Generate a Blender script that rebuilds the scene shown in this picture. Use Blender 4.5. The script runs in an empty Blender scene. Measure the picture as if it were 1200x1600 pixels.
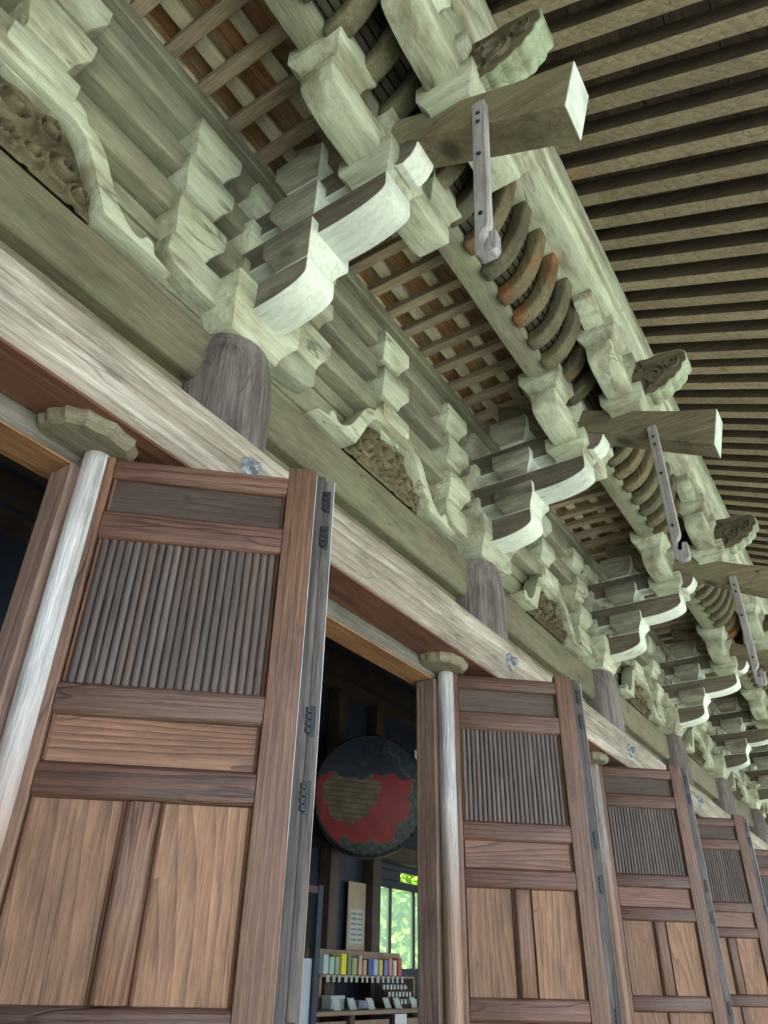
import bpy, bmesh, math, random
from mathutils import Vector, Matrix
random.seed(7)
S = 1.8          # metres per drawing unit
EYE = 1.6        # camera height
SC = bpy.context.scene
COL = SC.collection

# ------------------------------------------------------------------ camera
cam_d = bpy.data.cameras.new('camera'); cam = bpy.data.objects.new('camera', cam_d); COL.objects.link(cam)
yaw, pitch, roll = 0.98325411, 0.56184524, 0.02249874
fw = Vector((math.cos(pitch)*math.sin(yaw), math.cos(pitch)*math.cos(yaw), math.sin(pitch)))
rt = Vector((math.cos(yaw), -math.sin(yaw), 0)); up = rt.cross(fw)
r2 = math.cos(roll)*rt + math.sin(roll)*up; u2 = -math.sin(roll)*rt + math.cos(roll)*up
M = Matrix(((r2.x, u2.x, -fw.x, 0), (r2.y, u2.y, -fw.y, 0), (r2.z, u2.z, -fw.z, EYE), (0, 0, 0, 1)))
cam.matrix_world = M
cam_d.sensor_fit = 'VERTICAL'; cam_d.sensor_height = 24.0
cam_d.lens = 1155.0/1600.0*24.0
cam_d.clip_start = 0.02; cam_d.clip_end = 1000
SC.camera = cam

# ------------------------------------------------------------------ sky, sun, exposure
SUN_EL, SUN_AZ = math.radians(60), math.radians(205)      # azimuth clockwise from +Y
w = bpy.data.worlds.new('World'); SC.world = w; w.use_nodes = True
nt = w.node_tree; bg = nt.nodes['Background']
sky = nt.nodes.new('ShaderNodeTexSky'); sky.sky_type = 'NISHITA'; sky.sun_disc = False
sky.sun_elevation = SUN_EL; sky.sun_rotation = SUN_AZ; sky.air_density = 1.0; sky.dust_density = 3.0; sky.ozone_density = 1.0
nt.links.new(sky.outputs[0], bg.inputs[0]); bg.inputs[1].default_value = 0.15
sd = bpy.data.lights.new('sun', 'SUN'); sd.energy = 4.0; sd.angle = math.radians(0.5); sd.color = (1, .97, .93)
sun = bpy.data.objects.new('sun', sd); COL.objects.link(sun)
sv = Vector((math.sin(SUN_AZ)*math.cos(SUN_EL), math.cos(SUN_AZ)*math.cos(SUN_EL), math.sin(SUN_EL)))
sun.rotation_euler = sv.to_track_quat('Z', 'Y').to_euler(); sun.location = (0, -6, 12)
SC.view_settings.view_transform = 'Standard'; SC.view_settings.look = 'None'
SC.view_settings.exposure = 2.05; SC.view_settings.gamma = 1.0; SC.view_settings.use_curve_mapping = False
SC.render.engine = 'CYCLES'
SC.cycles.max_bounces = 6; SC.cycles.diffuse_bounces = 4

# ------------------------------------------------------------------ materials
def nn(t, ty, **kw):
    n = t.nodes.new(ty)
    for k, v in kw.items(): setattr(n, k, v)
    return n
def ramp(t, pts, interp='LINEAR'):
    r = t.nodes.new('ShaderNodeValToRGB'); e = r.color_ramp.elements; r.color_ramp.interpolation = interp
    while len(e) < len(pts): e.new(0.5)
    for i, (p, c) in enumerate(pts):
        e[i].position = p; e[i].color = (c[0], c[1], c[2], 1) if not isinstance(c, (int, float)) else (c, c, c, 1)
    return r
def mixc(t, fac, a, b, mode='MIX'):
    m = nn(t, 'ShaderNodeMix', data_type='RGBA', blend_type=mode)
    for sock, v in ((m.inputs[0], fac), (m.inputs[6], a), (m.inputs[7], b)):
        if hasattr(v, 'node'): t.links.new(v, sock)
        elif isinstance(v, (int, float)): sock.default_value = v
        else: sock.default_value = (v[0], v[1], v[2], 1)
    return m.outputs[2]
def wood(name, light, dark, axis='z', ring=26, grain=1.0, stain=None, stain_amt=.35, stain_scale=1.6, stain_lo=.5,
         moss=None, moss_amt=0.0, rough=.75, bump=.35, spec=.25, ringmix=.55, cells=None, off=3.0, wear=None, wear_amt=0, cracks=.5, grime=.35, fibre=.3, knot=None, lowtone=None, warp=.32, stretch=.06):
    """Weathered timber: growth rings cut by the board, fine streaks along the grain, blotchy stains, drying cracks."""
    m = bpy.data.materials.new(name); m.use_nodes = True; t = m.node_tree
    L = t.links.new; bs = t.nodes['Principled BSDF']
    tc = nn(t, 'ShaderNodeTexCoord'); oi = nn(t, 'ShaderNodeObjectInfo')
    mul = nn(t, 'ShaderNodeVectorMath', operation='MULTIPLY'); com = nn(t, 'ShaderNodeCombineXYZ')
    for i, k in enumerate((off, off*.71, off*1.3)):
        mm = nn(t, 'ShaderNodeMath', operation='MULTIPLY'); L(oi.outputs['Random'], mm.inputs[0]); mm.inputs[1].default_value = k; L(mm.outputs[0], com.inputs[i])
    add = nn(t, 'ShaderNodeVectorMath', operation='ADD'); L(tc.outputs['Object'], add.inputs[0]); L(com.outputs[0], add.inputs[1])
    sc = {'x': (stretch, 1, 1), 'y': (1, stretch, 1), 'z': (1, 1, stretch)}[axis]
    mul.inputs[1].default_value = sc; L(add.outputs[0], mul.inputs[0])
    # low frequency warp of the rings
    nz = nn(t, 'ShaderNodeTexNoise'); nz.inputs['Scale'].default_value = 2.4; nz.inputs['Detail'].default_value = 2; L(mul.outputs[0], nz.inputs['Vector'])
    wv = nn(t, 'ShaderNodeVectorMath', operation='MULTIPLY_ADD'); L(nz.outputs['Color'], wv.inputs[0]); wv.inputs[1].default_value = (warp, warp, warp); L(mul.outputs[0], wv.inputs[2])
    wa = nn(t, 'ShaderNodeTexWave', wave_type='RINGS', rings_direction={'x': 'X', 'y': 'Y', 'z': 'Z'}[axis], wave_profile='SAW')
    wa.inputs['Scale'].default_value = ring; wa.inputs['Distortion'].default_value = 1.2; wa.inputs['Detail'].default_value = 2; wa.inputs['Detail Scale'].default_value = 3
    L(wv.outputs[0], wa.inputs['Vector'])
    # fine streaks
    st = nn(t, 'ShaderNodeTexNoise'); st.inputs['Scale'].default_value = 55*grain; st.inputs['Detail'].default_value = 4; st.inputs['Roughness'].default_value = .65
    L(mul.outputs[0], st.inputs['Vector'])
    r1 = ramp(t, [(.0, 0.0), (.75, .55), (1, 1)]); L(wa.outputs['Fac'], r1.inputs[0])
    r2_ = ramp(t, [(.36, 0), (.66, 1)]); L(st.outputs['Fac'], r2_.inputs[0])
    f = mixc(t, ringmix, r2_.outputs[0], r1.outputs[0])
    col = mixc(t, f, light, dark)
    # broad tone change
    bn = nn(t, 'ShaderNodeTexNoise'); bn.inputs['Scale'].default_value = stain_scale; bn.inputs['Detail'].default_value = 5; bn.inputs['Roughness'].default_value = .6
    sv2 = nn(t, 'ShaderNodeVectorMath', operation='MULTIPLY'); L(add.outputs[0], sv2.inputs[0])
    sv2.inputs[1].default_value = {'x': (.35, 1, 1), 'y': (1, .35, 1), 'z': (1, 1, .35)}[axis]; L(sv2.outputs[0], bn.inputs['Vector'])
    if stain:
        rs = ramp(t, [(stain_lo, 0), (stain_lo+.16, stain_amt)]); L(bn.outputs['Fac'], rs.inputs[0])
        col = mixc(t, rs.outputs[0], col, stain)
    if moss:
        mn = nn(t, 'ShaderNodeTexNoise'); mn.inputs['Scale'].default_value = 3.1; mn.inputs['Detail'].default_value = 6; L(add.outputs[0], mn.inputs['Vector'])
        rm = ramp(t, [(.42, 0), (.62, moss_amt)]); L(mn.outputs['Fac'], rm.inputs[0])
        col = mixc(t, rm.outputs[0], col, moss)
    if wear:
        wn = nn(t, 'ShaderNodeTexNoise'); wn.inputs['Scale'].default_value = 14; wn.inputs['Detail'].default_value = 6; wn.inputs['Roughness'].default_value = .7; L(mul.outputs[0], wn.inputs['Vector'])
        rw = ramp(t, [(.5, 0), (.6, wear_amt)]); L(wn.outputs['Fac'], rw.inputs[0])
        col = mixc(t, rw.outputs[0], col, wear)
    # per piece brightness
    vr = nn(t, 'ShaderNodeMapRange'); vr.inputs[3].default_value = .80; vr.inputs[4].default_value = 1.15; L(oi.outputs['Random'], vr.inputs[0])
    hs = nn(t, 'ShaderNodeHueSaturation'); L(vr.outputs[0], hs.inputs['Value']); L(col, hs.inputs['Color'])
    # drying cracks
    cn = nn(t, 'ShaderNodeTexNoise'); cn.inputs['Scale'].default_value = 11; cn.inputs['Detail'].default_value = 2
    m2 = nn(t, 'ShaderNodeVectorMath', operation='MULTIPLY'); m2.inputs[1].default_value = {'x': (.12, 1, 1), 'y': (1, .12, 1), 'z': (1, 1, .12)}[axis]; L(add.outputs[0], m2.inputs[0]); L(m2.outputs[0], cn.inputs['Vector'])
    rc = ramp(t, [(.485, 0), (.497, 1), (.503, 1), (.515, 0)]); L(cn.outputs['Fac'], rc.inputs[0])
    cn2 = nn(t, 'ShaderNodeTexNoise'); cn2.inputs['Scale'].default_value = 2.3; L(add.outputs[0], cn2.inputs['Vector'])
    rc2 = ramp(t, [(.52, 0), (.62, cracks)]); L(cn2.outputs['Fac'], rc2.inputs[0])
    cm = nn(t, 'ShaderNodeMath', operation='MULTIPLY'); L(rc.outputs[0], cm.inputs[0]); L(rc2.outputs[0], cm.inputs[1])
    fin = mixc(t, cm.outputs[0], hs.outputs[0], (dark[0]*.35, dark[1]*.35, dark[2]*.35))
    # hair-fine fibres and mottled grime
    m3 = nn(t, 'ShaderNodeVectorMath', operation='MULTIPLY'); m3.inputs[1].default_value = {'x': (.035, 1, 1), 'y': (1, .035, 1), 'z': (1, 1, .035)}[axis]; L(add.outputs[0], m3.inputs[0])
    fn = nn(t, 'ShaderNodeTexNoise'); fn.inputs['Scale'].default_value = 260; fn.inputs['Detail'].default_value = 3; fn.inputs['Roughness'].default_value = .7; L(m3.outputs[0], fn.inputs['Vector'])
    rf = ramp(t, [(.34, 1-fibre), (.62, 1+fibre*.35)]); L(fn.outputs['Fac'], rf.inputs[0])
    fin = mixc(t, 1.0, fin, rf.outputs[0], 'MULTIPLY')
    gn = nn(t, 'ShaderNodeTexNoise'); gn.inputs['Scale'].default_value = 7; gn.inputs['Detail'].default_value = 9; gn.inputs['Roughness'].default_value = .68; m4 = nn(t, 'ShaderNodeVectorMath', operation='MULTIPLY'); m4.inputs[1].default_value = {'x': (.3, 1, 1), 'y': (1, .3, 1), 'z': (1, 1, .3)}[axis]; L(add.outputs[0], m4.inputs[0]); L(m4.outputs[0], gn.inputs['Vector'])
    rg = ramp(t, [(.33, 1-grime), (.50, .97), (.68, 1+grime*.25)]); L(gn.outputs['Fac'], rg.inputs[0])
    fin = mixc(t, 1.0, fin, rg.outputs[0], 'MULTIPLY')
    if lowtone:   # hand-worn bare wood below, silvered above
        sx_ = nn(t, 'ShaderNodeSeparateXYZ'); L(tc.outputs['Object'], sx_.inputs[0])
        ma = nn(t, 'ShaderNodeMath', operation='MULTIPLY_ADD'); L(bn.outputs['Fac'], ma.inputs[0]); ma.inputs[1].default_value = 1.6; L(sx_.outputs[2], ma.inputs[2])
        rl = ramp(t, [(0, 1), (1, 0)]); mr = nn(t, 'ShaderNodeMapRange'); mr.inputs[1].default_value = lowtone[1]; mr.inputs[2].default_value = lowtone[1]+.45; L(ma.outputs[0], mr.inputs[0]); L(mr.outputs[0], rl.inputs[0])
        fin = mixc(t, rl.outputs[0], fin, mixc(t, f, lowtone[0], [q*.5 for q in lowtone[0]]))
    for (kx, ky, kz, kr) in (knot or []):
        ds = nn(t, 'ShaderNodeVectorMath', operation='DISTANCE'); ds.inputs[1].default_value = (kx, ky, kz)
        wq = nn(t, 'ShaderNodeVectorMath', operation='MULTIPLY_ADD'); L(gn.outputs['Color'], wq.inputs[0]); wq.inputs[1].default_value = (.05, .05, .05); L(tc.outputs['Object'], wq.inputs[2]); L(wq.outputs[0], ds.inputs[0])
        rk = ramp(t, [(0, .85), (kr*.55, .8), (kr, 0)]); L(ds.outputs['Value'], rk.inputs[0])
        fin = mixc(t, rk.outputs[0], fin, (dark[0]*.3, dark[1]*.3, dark[2]*.3))
    L(fin, bs.inputs['Base Color'])
    bs.inputs['Roughness'].default_value = rough; bs.inputs['Specular IOR Level'].default_value = spec
    hb = nn(t, 'ShaderNodeMath', operation='SUBTRACT'); L(f, hb.inputs[0]); L(cm.outputs[0], hb.inputs[1]); 
    b = nn(t, 'ShaderNodeBump'); b.inputs['Strength'].default_value = bump; b.inputs['Distance'].default_value = .006; b.invert = True
    sm = nn(t, 'ShaderNodeMath', operation='ADD'); L(f, sm.inputs[0]); L(cm.outputs[0], sm.inputs[1]); L(sm.outputs[0], b.inputs['Height'])
    L(b.outputs[0], bs.inputs['Normal'])
    return m
def plain(name, c, rough=.6, var=.15, scale=8, metal=0, bump=0.0, emit=None):
    m = bpy.data.materials.new(name); m.use_nodes = True; t = m.node_tree; bs = t.nodes['Principled BSDF']
    tc = nn(t, 'ShaderNodeTexCoord'); n = nn(t, 'ShaderNodeTexNoise'); n.inputs['Scale'].default_value = scale; n.inputs['Detail'].default_value = 5
    t.links.new(tc.outputs['Object'], n.inputs['Vector'])
    r = ramp(t, [(.3, [x*(1-var) for x in c]), (.7, [min(1, x*(1+var)) for x in c])]); t.links.new(n.outputs['Fac'], r.inputs[0])
    t.links.new(r.outputs[0], bs.inputs['Base Color']); bs.inputs['Roughness'].default_value = rough; bs.inputs['Metallic'].default_value = metal
    if bump:
        b = nn(t, 'ShaderNodeBump'); b.inputs['Strength'].default_value = bump; b.inputs['Distance'].default_value = .01
        t.links.new(n.outputs['Fac'], b.inputs['Height']); t.links.new(b.outputs[0], bs.inputs['Normal'])
    return m
MW = {}
PALE = dict(light=(.53, .565, .455), dark=(.365, .39, .295), ring=9, ringmix=.3, stain=(.20, .165, .11), stain_amt=.85, stain_lo=.47, stain_scale=5.0,
            moss=(.33, .40, .27), moss_amt=.3, bump=.2, rough=.8, cracks=.9, grime=.32, fibre=.2)
for a in 'xyz': MW['pale_'+a] = wood('pale_weathered_timber_'+a, axis=a, **PALE)
OL = dict(light=(.19, .168, .122), dark=(.115, .10, .07), ring=7, ringmix=.35, stain=(.10, .085, .05), stain_amt=.55, stain_lo=.55, moss=(.15, .165, .095), moss_amt=.45, bump=.25)
MW['tip_y'] = wood('lit_white_arm_timber', (.74, .81, .74), (.58, .635, .565), 'y', ring=7, ringmix=.3, stain=(.42, .40, .31), stain_amt=.6, stain_lo=.57, stain_scale=4, bump=.18, grime=.2, fibre=.12, cracks=.7)  # white-painted arm tips, brightened in colour for the light from outside
for a in 'xz': MW['olive_'+a] = wood('olive_timber_'+a, axis=a, **OL)
MW['wall_x'] = wood('pale_olive_wall_timber', (.27, .265, .20), (.17, .165, .12), 'x', ring=7, ringmix=.35, stain=(.17, .14, .09), stain_amt=.6, stain_lo=.52, moss=(.27, .32, .2), moss_amt=.4, bump=.25)
MW['rail_x'] = wood('silvered_rail_timber', (.34, .30, .245), (.17, .14, .108), 'x', ring=8, ringmix=.6, stain=(.42, .39, .33), stain_amt=.5, stain_scale=1.4, bump=.5, wear=(.62, .58, .52), wear_amt=.5)
MW['col_z'] = wood('grey_column_timber', (.20, .172, .168), (.085, .07, .068), 'z', ring=7, ringmix=.3, bump=.5, wear=(.33, .31, .30), wear_amt=.4, stain=(.12, .095, .08), stain_amt=.4)
MW['tail_y'] = wood('brown_tail_rafter_timber', (.25, .21, .15), (.14, .11, .075), 'y', ring=7, ringmix=.45, stain=(.11, .065, .04), stain_amt=.5, stain_scale=2.2, bump=.35, moss=(.2, .2, .12), moss_amt=.4, cracks=.9, knot=[(.03, .88, 3.10, .075), (0, .42, 2.80, .04)])
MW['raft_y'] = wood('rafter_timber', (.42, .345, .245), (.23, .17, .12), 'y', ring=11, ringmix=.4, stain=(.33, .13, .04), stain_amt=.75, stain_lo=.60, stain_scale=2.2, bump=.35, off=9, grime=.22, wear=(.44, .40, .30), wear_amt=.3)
MW['plank_x'] = wood('dark_roof_plank', (.12, .085, .062), (.07, .05, .038), 'x', ring=9, bump=.2)
MW['slat_y'] = wood('brown_lattice_slat', (.40, .32, .24), (.26, .195, .14), 'y', ring=11, bump=.25, off=9)
MW['slat_x'] = wood('pale_lattice_batten', (.62, .56, .44), (.46, .40, .30), 'x', ring=11, bump=.25, off=9)
MW['ceil_x'] = wood('stained_ceiling_board', (.50, .27, .14), (.32, .16, .08), 'x', ring=9, stain=(.48, .41, .26), stain_amt=.9, stain_lo=.46, stain_scale=5, bump=.15, off=9)
MW['rib'] = wood('stained_cove_rib', (.17, .155, .095), (.085, .075, .045), 'z', ring=8, ringmix=.25, stain=(.30, .11, .025), stain_amt=.8, stain_lo=.60, stain_scale=3.5, bump=.3, off=11, grime=.5, moss=(.07, .065, .045), moss_amt=.7)
MW['rib_rust'] = wood('orange_stained_cove_rib', (.17, .145, .085), (.09, .07, .04), 'z', ring=8, ringmix=.25, stain=(.26, .085, .02), stain_amt=.85, stain_lo=.52, stain_scale=4.5, bump=.3, off=11, grime=.55)
MW['cove'] = wood('dark_cove_board', (.07, .065, .045), (.04, .035, .025), 'x', ring=8, bump=.15)
MW['soffit_x'] = wood('red_brown_soffit', (.175, .08, .052), (.10, .045, .032), 'x', ring=9, bump=.15, stain=(.30, .14, .07), stain_amt=.5, rough=.6)
MW['lintel_x'] = wood('grey_lintel_timber', (.24, .225, .20), (.14, .13, .11), 'x', ring=8, bump=.25, stain=(.2, .19, .13), stain_amt=.4)
MW['lintelu_x'] = wood('orange_lintel_timber', (.42, .23, .11), (.25, .12, .055), 'x', ring=8, bump=.2, stain=(.22, .09, .05), stain_amt=.5, stain_scale=1.4)
DO = dict(light=(.235, .125, .075), dark=(.065, .032, .022), stain=(.12, .08, .062), bump=.8, rough=.5, spec=.45, ringmix=.6, stain_amt=.6, stain_scale=1.3, stain_lo=.48)
MW['door_z'] = wood('door_timber_upright', axis='z', ring=15, grain=1.2, off=7, **DO)
DX = dict(DO, light=(.18, .088, .06), dark=(.055, .027, .021))
MW['door_x'] = wood('door_timber_rail', axis='x', ring=15, grain=1.2, off=7, **DX)
MW['panel_z'] = wood('door_panel_timber', (.32, .175, .10), (.105, .05, .03), 'z', ring=13, grain=1.1, off=7, stain=(.30, .215, .17), stain_amt=.5, stain_scale=1.2, bump=.45, rough=.55, spec=.4, ringmix=.6, warp=.55, stretch=.09)
MW['panel_x'] = wood('door_panel_cross_timber', (.26, .13, .075), (.065, .03, .019), 'x', ring=12, grain=1.1, off=7, stain=(.2, .13, .1), stain_amt=.4, bump=.45, rough=.5, spec=.45, ringmix=.8, warp=.7, stretch=.13)
MW['top_panel'] = wood('dull_grey_brown_panel', (.095, .066, .052), (.052, .036, .029), 'x', ring=9, bump=.2, rough=.5)
MW['flute_z'] = wood('dark_flute_timber', (.10, .07, .057), (.04, .028, .023), 'z', ring=18, grain=1.5, off=7, bump=.6, rough=.45, spec=.5, wear=(.20, .175, .165), wear_amt=.25, stain=(.12, .07, .05), stain_amt=.6, stain_scale=1.1)
MW['pivot_z'] = wood('silvery_worn_pivot_timber', (.55, .54, .55), (.34, .32, .31), 'z', ring=9, grain=1.4, off=3, bump=.6, rough=.4, spec=.6, wear=(.68, .68, .70), wear_amt=.7, stain=(.3, .22, .18), stain_amt=.6, stain_lo=.6, stain_scale=.7, lowtone=((.34, .215, .145), .95))
MW['pivot_brown'] = wood('brown_grey_pivot_timber', (.36, .30, .265), (.20, .16, .14), 'z', ring=9, grain=1.4, off=3, bump=.6, rough=.45, spec=.5, wear=(.55, .53, .52), wear_amt=.6, stain=(.24, .15, .10), stain_amt=.6, lowtone=((.28, .165, .105), 1.15))
MW['edge_z'] = wood('dark_leaf_edge_timber', (.10, .088, .085), (.05, .042, .04), 'z', ring=12, grain=1.3, off=7, bump=.5, wear=(.3, .28, .26), wear_amt=.3, rough=.5)
MW['jamb_z'] = wood('jamb_timber', (.27, .185, .15), (.15, .095, .075), 'z', ring=10, off=7, bump=.4, rough=.6)
MW['boss'] = wood('carved_boss_timber', (.27, .245, .18), (.15, .13, .09), 'x', ring=8, bump=.3, stain=(.14, .11, .075), stain_amt=.5, stain_scale=4)
MW['carve'] = wood('carved_panel_timber', (.17, .145, .09), (.09, .07, .042), 'x', ring=5, bump=.35, stain=(.05, .038, .025), stain_amt=.75, stain_scale=5, stain_lo=.46)
MW['nose'] = wood('carved_nose_timber', (.37, .42, .31), (.23, .26, .18), 'y', ring=6, bump=.4, stain=(.12, .10, .06), stain_amt=.8, stain_scale=4, stain_lo=.5, moss=(.3, .42, .26), moss_amt=.4)
MW['hook_z'] = wood('grey_purple_hook_timber', (.40, .38, .395), (.25, .225, .23), 'z', ring=9, grain=1.4, bump=.45, stain=(.1, .08, .08), stain_amt=.6, stain_scale=6, stain_lo=.57)
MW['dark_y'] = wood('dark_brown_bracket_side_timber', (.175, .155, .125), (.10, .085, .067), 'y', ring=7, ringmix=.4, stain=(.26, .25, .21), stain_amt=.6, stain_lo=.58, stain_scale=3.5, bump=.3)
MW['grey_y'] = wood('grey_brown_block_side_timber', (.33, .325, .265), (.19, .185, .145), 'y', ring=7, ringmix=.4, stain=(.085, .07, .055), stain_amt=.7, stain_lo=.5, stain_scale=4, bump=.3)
MW['raftside'] = wood('shaded_rafter_side_timber', (.11, .08, .055), (.06, .043, .03), 'y', ring=9, bump=.25, off=9)  # shade on the rafter sides put into the colour; bottoms stay bleached
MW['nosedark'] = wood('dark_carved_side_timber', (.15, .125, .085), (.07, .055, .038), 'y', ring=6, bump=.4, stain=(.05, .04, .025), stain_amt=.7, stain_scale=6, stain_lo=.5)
MW['white'] = plain('white_lime_paint', (.50, .56, .51), .75, .22, 14, bump=.15)
MW['iron'] = plain('black_iron', (.03, .032, .037), .45, .3, 30, metal=.6, bump=.3)
MW['zinc'] = plain('grey_metal_flower', (.33, .36, .40), .5, .35, 40, metal=.7, bump=.4)
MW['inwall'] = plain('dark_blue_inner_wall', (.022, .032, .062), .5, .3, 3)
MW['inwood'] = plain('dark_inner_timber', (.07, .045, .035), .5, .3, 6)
MW['counter'] = plain('counter_timber', (.28, .19, .13), .5, .2, 6)
MW['plaster'] = plain('stone_platform', (.2, .195, .175), .85, .2, 5, bump=.4)
MW['tile'] = plain('grey_roof_tile', (.09, .095, .10), .6, .25, 6, bump=.2)

def glass_mat():
    m = bpy.data.materials.new('window_glass'); m.use_nodes = True; t = m.node_tree
    b = t.nodes['Principled BSDF']; b.inputs['Base Color'].default_value = (.9, .95, .9, 1); b.inputs['Roughness'].default_value = .08
    b.inputs['Roughness'].default_value = .5
    tl = nn(t, 'ShaderNodeBsdfTranslucent'); tl.inputs[0].default_value = (.75, .92, .55, 1); tp = nn(t, 'ShaderNodeBsdfTransparent'); mx = nn(t, 'ShaderNodeMixShader'); mx.inputs[0].default_value = .62
    t.links.new(tl.outputs[0], mx.inputs[1]); t.links.new(tp.outputs[0], mx.inputs[2]); t.links.new(mx.outputs[0], t.nodes['Material Output'].inputs[0])
    return m
MW['glass'] = glass_mat()

# ------------------------------------------------------------------ mesh helpers (drawing units)
class MB:
    def __init__(self): self.v = []; self.f = []
    def box(self, x0, x1, y0, y1, z0, z1):
        n = len(self.v); self.v += [(x, y, z) for z in (z0, z1) for (x, y) in ((x0, y0), (x1, y0), (x1, y1), (x0, y1))]
        self.f += [tuple(n+i for i in q) for q in ((3, 2, 1, 0), (4, 5, 6, 7), (0, 1, 5, 4), (1, 2, 6, 5), (2, 3, 7, 6), (3, 0, 4, 7))]; return self
    def prism(self, pts, axis, a, b):
        """pts: outline in the two other axes; extruded along axis from a to b"""
        n = len(self.v); k = len(pts)
        def P(u, v, c): return {'x': (c, u, v), 'y': (u, c, v), 'z': (u, v, c)}[axis]
        self.v += [P(u, v, a) for u, v in pts]+[P(u, v, b) for u, v in pts]
        self.f += [tuple(n+i for i in range(k))[::-1], tuple(n+k+i for i in range(k))]
        self.f += [(n+i, n+(i+1) % k, n+k+(i+1) % k, n+k+i) for i in range(k)]; return self
    def loft(self, rings, cap=True):
        n = len(self.v); k = len(rings[0])
        for r in rings: self.v += list(r)
        for j in range(len(rings)-1):
            for i in range(k): self.f.append((n+j*k+i, n+j*k+(i+1) % k, n+(j+1)*k+(i+1) % k, n+(j+1)*k+i))
        if cap: self.f += [tuple(n+i for i in range(k))[::-1], tuple(n+(len(rings)-1)*k+i for i in range(k))]
        return self
    def cyl(self, cx, cy, r, z0, z1, k=24, r2=None):
        r2 = r if r2 is None else r2
        return self.loft([[(cx+q*math.cos(2*math.pi*i/k), cy+q*math.sin(2*math.pi*i/k), z) for i in range(k)] for q, z in ((r, z0), (r2, z1))])
    def grid(self, nu, nv, fn):
        n = len(self.v); self.v += [fn(i/nu, j/nv) for j in range(nv+1) for i in range(nu+1)]
        self.f += [(n+j*(nu+1)+i, n+j*(nu+1)+i+1, n+(j+1)*(nu+1)+i+1, n+(j+1)*(nu+1)+i) for j in range(nv) for i in range(nu)]; return self
    def mesh(self, name, mat, bevel=0.0, seg=1, smooth=35, side=None, sth=.93):
        bm = bmesh.new(); vs = [bm.verts.new((x*S, y*S, z*S)) for x, y, z in self.v]
        for f in self.f:
            try: bm.faces.new([vs[i] for i in f])
            except ValueError: pass
        bmesh.ops.recalc_face_normals(bm, faces=bm.faces)
        if bevel:
            bm.normal_update()
            es = [e for e in bm.edges if len(e.link_faces) == 2 and e.calc_face_angle(0) > math.radians(38)]
            bmesh.ops.bevel(bm, geom=es, offset=bevel*S, segments=seg, affect='EDGES', profile=.5, clamp_overlap=True)
        me = bpy.data.meshes.new(name); bm.to_mesh(me); bm.free(); me.materials.append(MW[mat] if isinstance(mat, str) else mat)
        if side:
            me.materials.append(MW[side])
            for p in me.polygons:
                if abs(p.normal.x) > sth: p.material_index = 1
        me.polygons.foreach_set('use_smooth', [True]*len(me.polygons)); me.set_sharp_from_angle(angle=math.radians(smooth))
        return me
def W(p): return Vector((p[0]*S, p[1]*S, p[2]*S+EYE))
def tag(o, label=None, cat=None, group=None, kind=None):
    for k, v in (('label', label), ('category', cat), ('group', group), ('kind', kind)):
        if v: o[k] = v
    return o
def empty(name, p=(0, 0, 0), parent=None, rz=0):
    o = bpy.data.objects.new(name, None); o.empty_display_size = .1; COL.objects.link(o)
    put(o, parent, p); o.rotation_euler.z = rz; return o
def put(o, parent, p):
    """p is in drawing units from the camera (scene space) for a parent without rotation"""
    o.parent = parent
    if parent is None: o.location = W(p)
    else:
        q = Vector((0, 0, 0)); r = parent
        while r is not None: q += r.location; r = r.parent
        o.location = W(p)-q
def obj(name, me, parent=None, p=(0, 0, 0), local=False, label=None):
    o = bpy.data.objects.new(name, me); COL.objects.link(o)
    if local: o.parent = parent; o.location = Vector(p)*S
    else: put(o, parent, p)
    if label: o['label'] = label
    return o

# ------------------------------------------------------------------ layout (drawing units, camera at 0,0,0)
BAY = 1.37; X0 = .958
CX = [X0+BAY*k for k in range(-2, 9)]
XA, XB = -2.2, 12.3
YW = 1.13; STEP = .23; Y1, Y2, Y3 = YW-STEP, YW-2*STEP, YW-3*STEP
GZ = -EYE/S

g = MB(); g.grid(60, 60, lambda u, v: ((u-.5)*260, (v-.5)*260, 0))
gm = bpy.data.materials.new('mossy_gravel'); gm.use_nodes = True; t = gm.node_tree
tc = nn(t, 'ShaderNodeTexCoord'); n1 = nn(t, 'ShaderNodeTexNoise'); n1.inputs['Scale'].default_value = .35; n1.inputs['Detail'].default_value = 8
n2 = nn(t, 'ShaderNodeTexVoronoi'); n2.inputs['Scale'].default_value = 55
t.links.new(tc.outputs['Object'], n1.inputs['Vector']); t.links.new(tc.outputs['Object'], n2.inputs['Vector'])
ra = ramp(t, [(.40, (.085, .105, .065)), (.6, (.15, .16, .12))]); t.links.new(n1.outputs['Fac'], ra.inputs[0])
rb = ramp(t, [(0, .6), (.7, 1.1)]); t.links.new(n2.outputs['Distance'], rb.inputs[0])
t.links.new(mixc(t, 1.0, ra.outputs[0], rb.outputs[0], 'MULTIPLY'), t.nodes['Principled BSDF'].inputs['Base Color']); t.nodes['Principled BSDF'].inputs['Roughness'].default_value = .95
tag(obj('ground', g.mesh('ground', gm), None, (0, 0, GZ)), kind='structure', label='mossy gravel ground in front of the temple hall')

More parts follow.
